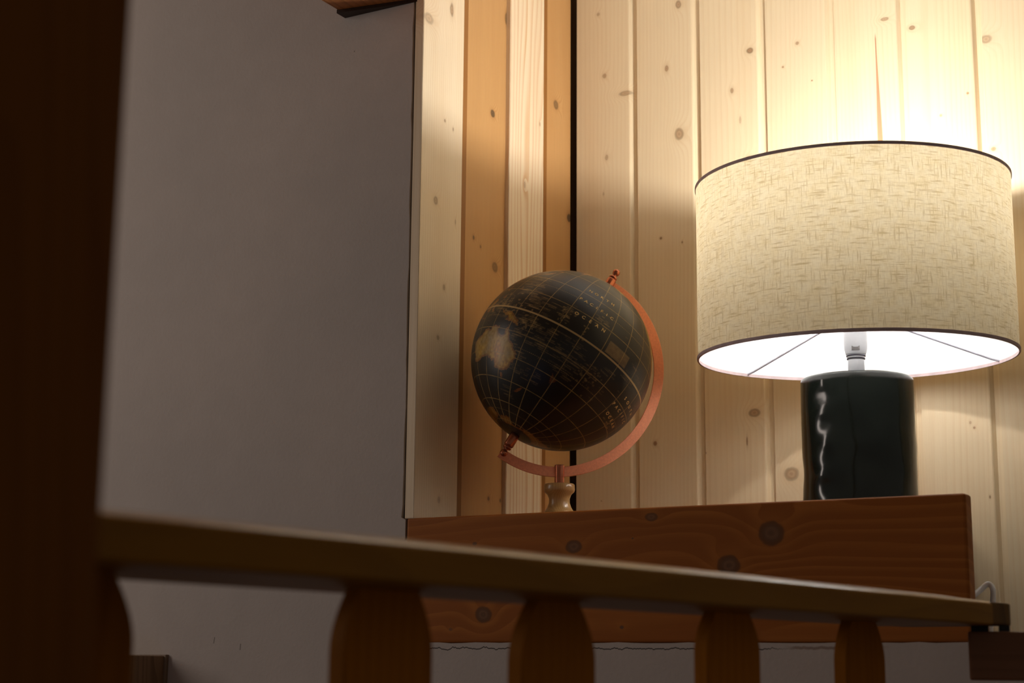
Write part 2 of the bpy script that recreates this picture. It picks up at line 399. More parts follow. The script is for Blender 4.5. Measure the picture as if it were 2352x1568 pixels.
for vv in bm.verts:                                     # left end cut slightly ragged
    if vv.co.x < 0.01: vv.co.x = -0.0158 if vv.co.z < 0.1 else -0.0135
bevel(bm, 0.0045, 3)
mesh_obj('front_board', bm, lm, ledge)
bm = bmesh.new()
prism(bm, [(-0.0, 0.033), (0.895, 0.033), (0.748, NB), (-0.0, NB)], LEDGE_Z - 0.024, LEDGE_Z - 0.001)
mesh_obj('shelf_board', bm, wood('shelf_wood', (1, 0), (0.30, 0.12, 0.035), (0.20, 0.07, 0.02), 50, 0.5, seed=12), ledge)

# ------------------------------------------------------------------ table lamp
LP = on_plane(1966, 819, P1 + ND * 0.268, ND)
sL, nL, zrim = wc(LP)
dL = LP.dot(CF)
PX = dL / FPX                                           # metres per pixel at the lamp
hd = math.hypot(LP.x, LP.y)
def zl(y, x=1966): r = ray(x, y); return r.z * hd / math.hypot(r.x, r.y)
lamp = tag(empty('table_lamp', Vector((LP.x, LP.y, EYE + LEDGE_Z - 0.001)), WROT), 'table lamp with beige linen drum shade and dark green ceramic base', 'lamp')
def up(z): return z - LEDGE_Z + 0.001                   # height above the shelf
RB = 127.5 * PX
zbt = up(zl(872))
# ceramic base with hand-formed dents
rnd = random.Random(5)
dents = []
for k in range(34):
    dents.append((rnd.uniform(0, 2 * math.pi), rnd.uniform(0.0, zbt), rnd.uniform(0.16, 0.42), rnd.uniform(0.014, 0.036), rnd.uniform(-0.0030, 0.0022)))
tcam = Vector((-LP.x, -LP.y, 0)); a_hl = math.atan2(tcam.dot(ND), tcam.dot(WD)) - math.radians(38)
for k in range(9):
    dents.append((a_hl + rnd.uniform(-0.22, 0.22), zbt * (k + 0.5) / 9, rnd.uniform(0.14, 0.26), rnd.uniform(0.010, 0.018), (-1) ** k * rnd.uniform(0.0012, 0.0026)))
bm = bmesh.new(); SEG = 160; rings = []
prof = [(0.0, 0.0), (0.93, 0.0), (0.985, 0.004), (0.997, 0.012)] + [(1.0, 0.012 + (zbt - 0.020) * i / 40) for i in range(1, 40)] + \
       [(0.999, zbt - 0.005), (0.992, zbt - 0.0015), (0.975, zbt), (0.94, zbt), (0.90, zbt - 0.001), (0.25, zbt - 0.002), (0.0, zbt - 0.002)]
for rf, z in prof:
    if rf == 0: rings.append([bm.verts.new((0, 0, z))]); continue
    rg = []
    for i in range(SEG):
        a = 2 * math.pi * i / SEG; d = 0
        if rf > 0.9:
            for (da, dz, wa, wz, amp) in dents:
                x_ = (a - da + math.pi) % (2 * math.pi) - math.pi
                q = (x_ / wa) ** 2 + ((z - dz) / wz) ** 2
                if q < 9: d += amp * math.exp(-q)
        r = RB * rf + d
        rg.append(bm.verts.new((r * math.cos(a), r * math.sin(a), z)))
    rings.append(rg)
for A, B in zip(rings, rings[1:]):
    for i in range(SEG):
        j = (i + 1) % SEG
        if len(A) == 1: bm.faces.new((A[0], B[j], B[i]))
        elif len(B) == 1: bm.faces.new((A[i], A[j], B[0]))
        else: bm.faces.new((A[i], A[j], B[j], B[i]))
M = Mat('green_black_glaze'); x, y, z = M.xyz()
gn = M.noise(M.vec(x, y, z), 16.0, 2.0)
gc = M.mix(gn.step(0.4, 0.7), (0.0065, 0.0095, 0.0075), (0.011, 0.015, 0.012))
mesh_obj('base', bm, M.out(gc, 0.15, 0.5), lamp, smooth=True)
white = plain('white_plastic', (0.45, 0.46, 0.49), 0.35, 0.4, var=0.02)
ink = plain('dark_gasket', (0.05, 0.045, 0.06), 0.4)
zs1 = up(zl(830)); zr1, zr2 = up(zl(824)), up(zl(817.5)); zsk = up(zl(815))
mesh_obj('stem', lathe([(0, zbt - 0.001), (19 * PX, zbt - 0.001), (18.5 * PX, zs1), (18.5 * PX, zr1), (0, zr1)], 32), white, lamp, smooth=True)
for zz, rr_ in ((zr1, 20.5), (zr2, 21.8)):
    mesh_obj('gasket', lathe([(0, zz - .0012), (rr_ * PX, zz - .0012), ((rr_ + .5) * PX, zz), (rr_ * PX, zz + .0012), (0, zz + .0012)], 32), ink, lamp, smooth=True)
mesh_obj('collar', lathe([(0, zr1), (19.6 * PX, zr1), (20.6 * PX, zr2), (0, zr2)], 32), white, lamp, smooth=True)
sock = mesh_obj('socket', lathe([(0, zr2), (21.3 * PX, zr2), (23.5 * PX, zr2 + 0.004), (26 * PX, zr2 + 0.011), (26.8 * PX, zr2 + 0.02), (26.5 * PX, zr2 + 0.045), (25 * PX, zr2 + 0.05), (0, zr2 + 0.05)], 40), white, lamp, smooth=True)
# bow-tie slot on the side that faces the stairs
toc = Vector((-LP.x, -LP.y, 0)).normalized(); toc_l = Vector((toc.dot(WD), toc.dot(ND), 0)); sd = Vector((-toc_l.y, toc_l.x, 0))
bm = bmesh.new(); zc_ = up(zl(803)); rs = 26.6 * PX
P = [(-9, 5), (-4, 2), (4, 2), (9, 5), (9, -5), (-9, -5)]
fa = [bm.verts.new(toc_l * (math.sqrt(rs ** 2 - (a * PX) ** 2) - 0.0015) + sd * (a * PX) + Vector((0, 0, zc_ + b * PX))) for a, b in P]
fb = [bm.verts.new(v.co + toc_l * 0.0022) for v in fa]
for i in range(6): bm.faces.new((fa[i], fa[(i + 1) % 6], fb[(i + 1) % 6], fb[i]))
bm.faces.new(fa); bm.faces.new(list(reversed(fb)))
mesh_obj('slot', bm, plain('slot_grey', (0.16, 0.15, 0.15), 0.6), sock)
# bulb
zbulb = up(zrim) + 0.188
M = Mat('lit_bulb'); M.t.nodes.remove(M.b)
em = M.t.nodes.new('ShaderNodeEmission'); em.inputs[0].default_value = (1.0, 0.975, 0.93, 1); em.inputs[1].default_value = BULB_STRENGTH
M.t.links.new(em.outputs[0], M.t.nodes['Material Output'].inputs[0])
rb = 0.0440
mesh_obj('bulb', lathe([(rb * math.sin(math.radians(a)), zbulb + rb * math.cos(math.radians(a))) for a in range(84, -1, -4)], 28), M.m, lamp, smooth=True)
hb = zbulb + rb * math.cos(math.radians(84)); hr = rb * math.sin(math.radians(84))
mesh_obj('bulb_body', lathe([(0, zr2 + 0.049), (0.0135, zr2 + 0.049), (0.0145, zbulb - 0.060), (hr * 0.86, hb - 0.004), (hr * 0.99, hb), (0, hb + 0.0005)], 28), white, lamp, smooth=True)
# shade: leans a touch towards the stairs
RS = 359.5 * PX; RT = 360.5 * PX
zt = up(zl(431)); H = zt - up(zrim)
M = Mat('linen_shade'); x, y, z = M.xyz()
ang = y.atan2(x) * RS
def weave(sx, sz, seed, lo, hi, det=2.0):
    return M.noise(M.vec(ang * sx, z * sz, seed), 1.0, det, 0.55).step(lo, hi)
slub = weave(34, 300, 1.0, .52, .72).max(weave(330, 30, 2.0, .53, .73) * 0.9).max(weave(22, 200, 7.0, .58, .74) * 0.8)
finew = weave(90, 900, 3.0, .35, .7) * 0.5 + weave(900, 90, 4.0, .35, .7) * 0.5
patch = weave(60, 60, 5.0, .3, .7)
cc = M.mix(finew, (0.84, 0.71, 0.46), (0.66, 0.52, 0.29))
cc = M.mix(patch * 0.35, cc, (0.84, 0.76, 0.58))
cc = M.mix(slub * 0.55, cc, (0.42, 0.27, 0.10))
geo = M.t.nodes.new('ShaderNodeNewGeometry')
inner = N(M.t, geo.outputs['Backfacing'])
dcol = M.mix(inner, cc, (0.93, 0.93, 0.93))
df = M.t.nodes.new('ShaderNodeBsdfDiffuse'); M.t.links.new(dcol, df.inputs[0])
tr = M.t.nodes.new('ShaderNodeBsdfTranslucent'); M.t.links.new(cc, tr.inputs[0])
mx = M.t.nodes.new('ShaderNodeMixShader'); mx.inputs[0].default_value = 0.178
M.t.links.new(df.outputs[0], mx.inputs[1]); M.t.links.new(tr.outputs[0], mx.inputs[2])
M.t.links.new(mx.outputs[0], M.t.nodes['Material Output'].inputs[0])
lean = Matrix.Translation((0, 0, up(zrim))) @ Matrix.Rotation(math.radians(1.8), 4, Vector((-toc_l.y, toc_l.x, 0)))
bm = lathe([(RT, 0.0), (RT, H * 0.25), ((RT + RS) / 2, H * 0.5), (RS, H * 0.75), (RS, H)], 128)
shade = mesh_obj('shade', bm, M.m, lamp, smooth=True, mw=lean)
# make the normals point outwards so that the white lining is the inside
me = shade.data
if me.polygons[0].normal.dot(Vector((me.polygons[0].center.x, me.polygons[0].center.y, 0))) < 0: me.flip_normals()
trim = plain('grey_brown_binding', (0.52, 0.41, 0.42), 0.7, 0.2)
def hoop(r, z, hr, hz):
    bm = bmesh.new(); prof = [(r - hr, z - hz), (r + hr * 0.7, z - hz), (r + hr, z - hz * 0.5), (r + hr, z + hz), (r - hr, z + hz)]
    A = [[bm.verts.new((p * math.cos(2 * math.pi * i / 128), p * math.sin(2 * math.pi * i / 128), q)) for p, q in prof] for i in range(128)]
    for i in range(128):
        B = A[(i + 1) % 128]
        for k in range(5): bm.faces.new((A[i][k], A[i][(k + 1) % 5], B[(k + 1) % 5], B[k]))
    return bm
mesh_obj('lower_binding', hoop(RT, 0.0, 0.0016, 0.0026), trim, shade, smooth=False)
mesh_obj('upper_binding', hoop(RS, H, 0.0016, 0.0024), trim, shade, smooth=False)
wire = plain('pale_wire', (0.45, 0.44, 0.52), 0.4)
hub = Vector((0, 0, 0.067))
away = -toc_l
for dg in (47, -66, 175):
    a = math.atan2(away.y, away.x) + math.radians(dg)
    e = Vector((math.cos(a), math.sin(a), 0))
    mesh_obj('spoke', tube([e * (RT - 0.001) + Vector((0, 0, 0.002)), e * (RT - 0.013) + Vector((0, 0, 0.004)), hub + e * 0.021], 0.0018, 8), wire, shade)
mesh_obj('hub_ring', lathe([(0.019, 0.065), (0.0225, 0.065), (0.0225, 0.069), (0.019, 0.069), (0.019, 0.065)], 32), wire, shade)
# white flex: leaves the base at the back, drops behind the front board, one stiff loop shows right of the ledge
def lw(s, n, z): return Vector((s - sL, n - nL, z - LEDGE_Z + 0.001))
q1 = front(2221, 1379, 0.10); q2 = front(2250, 1356, 0.12); q3 = front(2268, 1341, 0.13); q4 = front(2279, 1349, 0.13); q5 = front(2281, 1372, 0.125)
fl = [lw(sL + 0.03, nL + 0.092, LEDGE_Z + 0.012), lw(0.765, nL + 0.10, LEDGE_Z + 0.004), lw(0.792, 0.36, LEDGE_Z + 0.003), lw(0.800, 0.33, LEDGE_Z - 0.045), lw(0.815, 0.22, 0.13),
      lw(q1[0] - 0.03, 0.10, q1[1] - 0.016), lw(q1[0], 0.10, q1[1]), lw(q2[0], 0.12, q2[1]), lw(q3[0], 0.13, q3[1]), lw(q4[0], 0.13, q4[1]), lw(q5[0], 0.125, q5[1]), lw(q5[0] - 0.004, 0.12, 0.05), lw(q5[0] + 0.01, 0.16, 0.0195), lw(q5[0] + 0.09, 0.24, 0.0195)]
tag(mesh_obj('flex', tube(catmull(fl, 8), 0.0040, 10), plain('white_flex', (0.93, 0.93, 0.94), 0.4, var=0.02), lamp, smooth=True), 'white mains flex looping out at the right end of the ledge')

# ------------------------------------------------------------------ globe
G = on_plane(1289.5, 828, P1 + ND * 0.165, ND)
gp = (G.dot(CF)) / FPX
RG = 208.0 * gp * 0.998
v = -G.normalized()
rt = (CR - v * CR.dot(v)).normalized(); ug = v.cross(rt); ug = ug if ug.z > 0 else -ug
TL = math.radians(18.5)
AX = ((rt * 0.53 + ug * 0.848).normalized() * math.cos(TL) - v * math.sin(TL)).normalized()
REF = (v - AX * v.dot(AX)).normalized(); EA = AX.cross(REF).normalized()
GW = G + CAMPOS
def g2w(e, a, d=0.0): return GW + EA * (e * gp) + AX * (a * gp) + REF * (d * gp)
foot = g2w(128, -225)
groot = tag(empty('desk_globe', Vector((foot.x, foot.y, EYE + LEDGE_Z - 0.001))), 'black antique-style desk globe on a copper arm and turned wooden foot', 'globe')
ginv = Matrix.Translation(-groot.location)
# globe frame: x = REF (towards viewer), y = EA (east), z = AX
gm = Matrix((REF, EA, AX)).transposed().to_4x4(); gm.translation = GW - groot.location
rg = random.Random(3)
NLON, NLAT = 840, 420
lon = (np.arange(NLON) + 0.0) / NLON * 360 - 180        # relative longitude, 0 = facing the camera
lat = np.linspace(-90, 90, NLAT + 1)
LO, LA = np.meshgrid(lon, lat)
colr = np.zeros(LO.shape + (3,)); colr[:] = (0.0135, 0.0115, 0.0095)
nzr = np.random.RandomState(1)
def lumps(shape, k):
    a = nzr.rand(shape[0] // k + 2, shape[1] // k + 2)
    yy = np.arange(shape[0]) / k; xx = np.arange(shape[1]) / k
    y0 = yy.astype(int); x0 = xx.astype(int); fy = (yy - y0)[:, None]; fx = (xx - x0)[None]
    g = lambda j, i: a[np.ix_(j, i)]
    return (g(y0, x0) * (1 - fx) + g(y0, x0 + 1) * fx) * (1 - fy) + (g(y0 + 1, x0) * (1 - fx) + g(y0 + 1, x0 + 1) * fx) * fy
n1, n2, n3 = lumps(LO.shape, 3), lumps(LO.shape, 8), lumps(LO.shape, 24)
jl = LO + (n1 - 0.5) * 2.0; ja = LA + (n2 - 0.5) * 1.6
def inside(poly):
    m_ = np.zeros(LO.shape, bool); P_ = poly
    for i in range(len(P_)):
        (x1, y1), (x2, y2) = P_[i], P_[(i + 1) % len(P_)]
        c = ((y1 > ja) != (y2 > ja)) & (jl < (x2 - x1) * (ja - y1) / ((y2 - y1) or 1e-9) + x1)
        m_ ^= c
    return m_
def land(poly, off=-180.0, cols=((.30, .135, .018), (.36, .20, .04), (.23, .16, .07)), mixn=True, edge=(0.20, 0.055, 0.008), shift=0.0):
    m_ = inside([(x + off, y + shift) for x, y in poly])
    t = np.clip((n3 * 0.6 + n2 * 0.5 + n1 * 0.35 - 0.35) / 0.75, 0, 1)[..., None]
    c = np.where(t < .5, np.array(cols[0]) * (1 - 2 * t) + np.array(cols[1]) * 2 * t, np.array(cols[1]) * (2 - 2 * t) + np.array(cols[2]) * (2 * t - 1))
    # interior distance for a darker coast
    er = m_.copy()
    for k in range(3):
        er = er & np.roll(er, 1, 0) & np.roll(er, -1, 0) & np.roll(er, 1, 1) & np.roll(er, -1, 1)
    c = np.where(er[..., None], c, np.array(edge) * 0.7 + c * 0.3)
    colr[m_] = (c * (0.55 + 0.75 * n1[..., None]))[m_]
AO = -187.5
AUS = [(114, -22), (113.5, -26), (115.5, -32), (115, -34.5), (118, -35), (123, -34), (126, -32.3), (131, -31.5), (134, -33), (136, -35), (138, -34), (138.5, -35.8), (140, -38), (144, -39), (147, -38.5), (150, -37.5),
       (151.5, -33.5), (153.5, -29), (153, -25.5), (151, -23.5), (149, -20.5), (146.5, -19), (145.5, -15), (143.5, -14), (142.5, -10.7), (141.5, -13), (141, -17), (139.5, -17.5), (137, -16), (136, -15), (136.5, -12.2), (133, -11.5), (130.5, -12.5), (129.5, -15), (126.5, -14), (124, -16.5), (122, -18.5), (119, -20)]
AUS2 = [(135 + (x - 135) * 1.22, y - 1.5) for x, y in AUS]
land(AUS2, AO, cols=((.50, .21, .012), (.46, .27, .035), (.30, .21, .085)))
land([(144.8, -40.8), (148.3, -40.9), (148, -43.5), (146, -43.6)], AO + 1, shift=-1)
land([(131, -1), (135, -3.5), (138, -1.7), (141, -2.7), (145, -4.3), (147.5, -6), (150.5, -10.4), (147, -9.5), (143.5, -8.3), (141, -9), (138, -8.3), (138, -5.5), (133, -4)], AO + 1, cols=((.34, .12, .01), (.42, .25, .02), (.25, .12, .01)), shift=-1)
for poly in ([(109, 1.5), (113, 3.5), (117, 7), (119, 5), (117.5, 1), (116, -4), (112, -3.5), (110, -1.5)], [(119, 1), (125, 1.6), (121, -1), (123, -4.5), (120.5, -5), (119.5, -3)],
             [(105, -6), (108, -6.8), (114.5, -7.5), (113, -8.5), (106, -7.4)], [(95, 5.5), (98, 4), (104, -2), (106, -5.5), (104, -5.8), (100, -1)],
             [(120.5, 18), (122, 18.3), (122, 15), (124, 12.5), (121, 13.7)], [(122, 7), (125, 9.5), (126.5, 7.5), (125.3, 5.7)],
             [(130, 31.3), (131.8, 33.8), (135.5, 34.8), (140, 35.5), (141.8, 39.5), (140, 40.5), (136.8, 37), (132.5, 35.5), (129.8, 33)], [(140, 41.7), (145.3, 43.5), (141.8, 45.4)]):
    land(poly, AO, cols=((.32, .13, .015), (.30, .19, .04), (.22, .11, .02)))
# Asia and the far north, the Americas round the limb, Antarctica
land([(60, 78), (60, 22), (73, 19), (77, 8), (80, 14), (88, 22), (94, 17), (98, 10), (103, 1.5), (104, 9), (109, 11), (108, 20), (117, 23), (122, 30), (119, 37), (125, 40), (126.5, 35), (129, 36), (128, 40), (135, 44), (141, 52), (137, 54), (142, 59), (155, 59), (156, 52), (162, 56), (164, 61), (178, 63), (189, 66), (178, 69.5), (140, 73), (105, 77)], AO,
     cols=((.34, .12, .02), (.40, .20, .03), (.26, .14, .05)))
land([(192, 66), (194, 60), (203, 58), (210, 60), (222, 58), (231, 51), (236, 46), (236, 40), (242, 33), (245, 29), (248, 24), (255, 18), (265, 15), (276, 9), (283, 9), (279, 12), (272, 19), (263, 19), (263, 28), (279, 29), (280, 25), (279, 31), (291, 42), (300, 47), (295, 60), (280, 55), (265, 60), (270, 70), (230, 71), (203, 71)], AO + 6,
     cols=((.36, .17, .015), (.44, .29, .03), (.30, .15, .02)))
land([(281, 8), (290, 12), (300, 8), (325, -6), (318, -23), (302, -37), (291, -54), (286, -50), (288, -20), (279, -6)], AO + 6, cols=((.34, .18, .01), (.42, .28, .02), (.32, .16, .02)))
land([(170, -71), (180, -77.5), (205, -77), (225, -74), (262, -73), (300, -66), (305, -78), (360, -72), (400, -70), (440, -67), (495, -66.5), (530, -70), (530, -79), (170, -79)], -180 - 20, cols=((.20, .07, .008), (.30, .14, .02), (.17, .07, .01)))
land([(170, -71), (180, -77.5), (175, -79), (150, -79), (135, -67), (110, -66), (80, -68), (60, -67), (60, -79)], -180 - 20, cols=((.20, .07, .008), (.30, .14, .02), (.17, .07, .01)))
colr[LA < -79] = (0.014, 0.022, 0.018)
# New Zealand and island groups (softer, purplish brown)
NZC = ((.10, .048, .020), (.15, .075, .030), (.11, .065, .030))
land([(166.5, -46), (170.5, -43), (174, -40.8), (173, -44), (171, -46), (168.5, -47)], -190.5, cols=NZC, shift=-4.0)
land([(172.8, -34.6), (175.8, -37), (178.4, -37.8), (177, -40), (175, -41.5), (174, -39), (174.5, -37)], -174, cols=NZC, shift=7.5)
yy = 0
PALE = np.array((.34, .22, .085))
def dash(lo, la, w, h=0.45, amt=0.6, c=PALE):
    m_ = (np.abs(LO - lo) < w / 2 / max(0.3, math.cos(math.radians(la)))) & (np.abs(LA - la) < h / 2 + 0.12)
    br = (nzr.rand(*LO.shape)[m_] * 0.75 + 0.25)[:, None] * amt
    colr[m_] = colr[m_] * (1 - br) + c * br
def cluster(lo, la, w, h, n, wmin=2.0, wmax=7.0, amt=0.45):
    for k in range(n):
        r_ = round((rg.uniform(-h / 2, h / 2)) / 1.15) * 1.15
        dash(lo + rg.uniform(-w / 2, w / 2), la + r_, rg.uniform(wmin, wmax), amt=amt * rg.uniform(0.5, 1.1))
def dots(lo, la, w, h, n, amt=0.8):
    for k in range(n):
        dash(lo + rg.gauss(0, w / 3), la + rg.gauss(0, h / 3), rg.uniform(0.6, 1.6), rg.uniform(0.5, 1.2), amt * rg.uniform(0.5, 1.0))
cluster(-30, 7, 18, 12, 46); cluster(-45, 17, 16, 12, 40); cluster(-13, 9, 9, 10, 20); dots(-12, 8, 10, 10, 22)
cluster(-25, -12, 26, 16, 70, amt=0.40); cluster(-5, -12, 28, 16, 60, amt=0.40); cluster(-33, -5, 12, 8, 20); dots(-30, -7, 14, 9, 40)
cluster(-28, -30, 14, 16, 34, 2, 5, 0.4); cluster(4, -21, 18, 12, 30, amt=0.38); dots(20, -17, 14, 10, 40, 0.6); cluster(18, -14, 16, 8, 14, amt=0.3)
cluster(9, 17, 9, 8, 16, 1.5, 4, 0.55); dots(3, 5, 3, 12, 10); cluster(-14, -36, 14, 8, 14, amt=0.3); cluster(-60, -2, 20, 14, 50); dots(-52, 3, 24, 12, 60)
cluster(-30, -52, 14, 6, 10, amt=0.25); cluster(30, -8, 9, 6, 6, amt=0.3); cluster(45, -5, 10, 8, 6, amt=0.3); cluster(48, 3, 14, 10, 10, amt=0.3); cluster(60, -27, 14, 6, 16, 1.5, 4, 0.45)
cluster(-60, 35, 16, 14, 30); cluster(-45, 28, 12, 6, 14, amt=0.35)
for k in range(60): dash(rg.uniform(-75, 75), rg.uniform(-35, 30), rg.uniform(1.5, 4), amt=0.2)
# legend panel north of the equator, east of the text
m_ = (LO > 19.5) & (LO < 37.5) & (LA > 1.6) & (LA < 9.6)
colr[m_] = np.array((.165, .105, .042)) * (0.85 + 0.3 * n1[m_])[:, None]
for k in range(6):
    for j in range(3): dash(21.5 + j * 6 + rg.uniform(0, 2), 2.8 + k * 1.15, rg.uniform(3, 5), 0.3, 0.25)
# mesh
cl = np.cos(np.radians(LA)); pos = np.stack([cl * np.cos(np.radians(LO)), cl * np.sin(np.radians(LO)), np.sin(np.radians(LA))], -1) * RG
idx = np.arange((NLAT + 1) * NLON).reshape(NLAT + 1, NLON)
a_ = idx[:-1]; b_ = idx[1:]; q_ = np.stack([a_, np.roll(a_, -1, 1), np.roll(b_, -1, 1), b_], -1).reshape(-1, 4)
me = bpy.data.meshes.new('sphere'); me.vertices.add(idx.size); me.vertices.foreach_set('co', pos.reshape(-1))
me.loops.add(q_.size); me.loops.foreach_set('vertex_index', q_.reshape(-1).astype(np.int32))
me.polygons.add(len(q_)); me.polygons.foreach_set('loop_start', np.arange(0, q_.size, 4, dtype=np.int32)); me.polygons.foreach_set('use_smooth', np.ones(len(q_), bool))
at = me.color_attributes.new('map', 'FLOAT_COLOR', 'POINT')
at.data.foreach_set('color', np.concatenate([colr, np.ones(LO.shape + (1,))], -1).astype(np.float32).reshape(-1))
me.update(); me.validate()
M = Mat('globe_map'); x, y, z = M.xyz()
vc = M.t.nodes.new('ShaderNodeVertexColor'); vc.layer_name = 'map'
rad = (x * x + y * y + z * z).sqrt()
la_ = (z / rad).asin() * (180 / math.pi); lo_ = y.atan2(x) * (180 / math.pi)
cosl = (x * x + y * y).sqrt() / rad
wn = M.noise(M.vec(x, y, z), 90.0, 2.0).step(0.3, 0.7, 0.45, 0.95)
GST = 15.0; GOFF = 2.3
dlo = (((lo_ + (180 - GOFF)) / GST).frac() - 0.5).abs() * -GST + GST / 2
mer = (dlo * cosl).step(0.16, 0.36, 1.0, 0.0) * la_.abs().step(77, 78, 1.0, 0.0)
dla = (((la_ + 180.0) / GST).frac() - 0.5).abs() * -GST + GST / 2
par = dla.step(0.16, 0.36, 1.0, 0.0) * la_.abs().step(78, 79, 1.0, 0.0)
das = ((lo_ * 0.7 + 300.0).frac()).lt(0.6)
tro = ((la_.abs() - 23.45).abs()).step(0.14, 0.34, 0.7, 0.0) * das
pol = ((la_.abs() - 66.5).abs()).step(0.14, 0.34, 0.7, 0.0) * das
lin = mer.max(par).max(tro).max(pol) * wn
col = M.mix(lin * 0.9, vc.outputs[0], (.37, .24, .075))
eq = la_.abs().step(0.42, 0.72, 1.0, 0.0)
col = M.mix(eq, col, (.46, .31, .13))
sph = bpy.data.objects.new('sphere', me); COL.objects.link(sph); sph.parent = groot; sph.matrix_basis = gm
me.materials.append(M.out(col, 0.38, 0.5))
# printed names: real letters bent onto the ball
gold = plain('gilt_ink', (.78, .54, .19), 0.5, 0.3, var=0.1)
def gl(lo, la, r=1.0018): lo, la = math.radians(lo), math.radians(la); return Vector((math.cos(la) * math.cos(lo), math.cos(la) * math.sin(lo), math.sin(la))) * RG * r
def word(txt, lo0, lo1, la0, la1, size):
    bm = bmesh.new()
    for i, ch in enumerate(txt):
        t = i / (len(txt) - 1)
        lo, la = lo0 + (lo1 - lo0) * t, la0 + (la1 - la0) * t
        cu = bpy.data.curves.new('letter', 'FONT'); cu.body = ch; cu.size = size; cu.align_x = 'CENTER'; cu.offset = 0.02 * size; cu.resolution_u = 3
        to = bpy.data.objects.new('letter', cu); COL.objects.link(to)
        dg = bpy.context.evaluated_depsgraph_get(); lm_ = bpy.data.meshes.new_from_object(to.evaluated_get(dg))
        b2 = bmesh.new(); b2.from_mesh(lm_)
        mp = {}
        for q in b2.verts: mp[q] = bm.verts.new(gl(lo + q.co.x * 1.12 / math.cos(math.radians(la)), la + q.co.y))
        for f in b2.faces:
            try: bm.faces.new([mp[q] for q in f.verts])
            except ValueError: pass
        b2.free(); bpy.data.objects.remove(to); bpy.data.curves.remove(cu); bpy.data.meshes.remove(lm_)
    mesh_obj('lettering', bm, gold, sph)
word('NORTH', -8.6, 10.4, 33.4, 34.0, 3.0)
word('PACIFIC', -10.9, 13.6, 22.9, 22.6, 3.0)
word('OCEAN', -7.4, 12.2, 11.2, 11.3, 3.0)
word('SOUTH', 53.5, 74, -11.0, -12.0, 3.0)
word('PACIFIC', 48.5, 75, -18.8, -18.6, 3.0)
word('OCEAN', 51.5, 70, -25.6, -26.4, 3.0)
# copper arm, pins, stem
copper = plain('brushed_copper', (0.96, 0.34, 0.17), 0.42, 0.5, 0.25, 0.06, 300.0)
copd = plain('turned_copper', (0.52, 0.17, 0.085), 0.26, 0.5, 0.8, 0.05, 300.0)
bm = bmesh.new(); pr = None; EC, AC, SEo, SAo, WB = 12.2, -20.6, 235.0, 253.0, 23.0
for k in range(97):
    t = math.radians(92.5 - k * (187.5 / 96))
    ring = []
    for (dr, dd) in ((0, -2.2), (0, 2.2), (-WB, 2.2), (-WB, -2.2)):
        e = EC + (SEo + dr) * math.cos(t); a = AC + (SAo + dr) * math.sin(t)
        ring.append(bm.verts.new(ginv @ g2w(e, a, dd)))
    if pr:
        for q in range(4): bm.faces.new((pr[q], pr[(q + 1) % 4], ring[(q + 1) % 4], ring[q]))
    else: bm.faces.new(ring)
    pr = ring
bm.faces.new(list(reversed(pr)))
bevel(bm, 0.0004, 1, [e for e in bm.edges if not e.is_boundary and e.calc_face_angle(0) > 1.0])
mesh_obj('meridian_arm', bm, copper, groot)
def pin(sign, a0):
    bm = lathe([(0, a0 - 8), (10.5, a0 - 8), (11.3, a0), (11.3, a0 + 22), (10.2, a0 + 24.5), (6.5, a0 + 25), (6.5, a0 + 26.5), (9.5, a0 + 27), (10, a0 + 29), (9, a0 + 31.5), (5, a0 + 32), (4.6, a0 + 36), (7.5, a0 + 39), (8.8, a0 + 44), (7.6, a0 + 49), (4, a0 + 52), (0, a0 + 53)], 28)
    bmesh.ops.scale(bm, vec=(gp, gp, gp * sign), verts=bm.verts)
    mesh_obj('pivot_pin', bm, copd, groot, smooth=True, mw=gm)
pin(1, 212); pin(-1, 214)
hz = foot.z - groot.location.z
cap = 14 * gp
bm = lathe([(0, hz - 31 * gp), (11.2 * gp, hz - 31 * gp), (11.2 * gp, hz - 16 * gp), (10.6 * gp, hz - 15.5 * gp), (10.6 * gp, hz - 14.5 * gp), (11.2 * gp, hz - 14 * gp), (11.2 * gp, hz + cap - 1 * gp), (10.4 * gp, hz + cap), (0, hz + cap)], 32)
mesh_obj('stem', bm, copd, groot, smooth=False)
zt_ = hz - 29 * gp
fw = wood('turned_foot_wood', (0, 2), (0.52, 0.30, 0.11), (0.31, 0.15, 0.045), 260, 0.6, seed=77, wob=2.0, rough=0.3, spec=0.5, coat=0.2)
bm = lathe([(0, zt_), (32 * gp, zt_), (34.5 * gp, zt_ - 2 * gp), (35 * gp, zt_ - 13 * gp), (33.5 * gp, zt_ - 18 * gp), (27 * gp, zt_ - 24 * gp), (23.2 * gp, zt_ - 34 * gp), (23.5 * gp, zt_ - 43 * gp), (27 * gp, zt_ - 53 * gp), (31.5 * gp, zt_ - 60 * gp), (33 * gp, zt_ - 61 * gp),
            (35.5 * gp, zt_ - 66 * gp), (36.5 * gp, zt_ - 74 * gp), (42 * gp, zt_ - 80 * gp), (56 * gp, min(zt_ - 84 * gp, 0.014)), (62 * gp, 0.009), (63 * gp, 0.003), (61 * gp, 0.0), (0, 0.0)], 48)
mesh_obj('foot', bm, fw, groot, smooth=True)

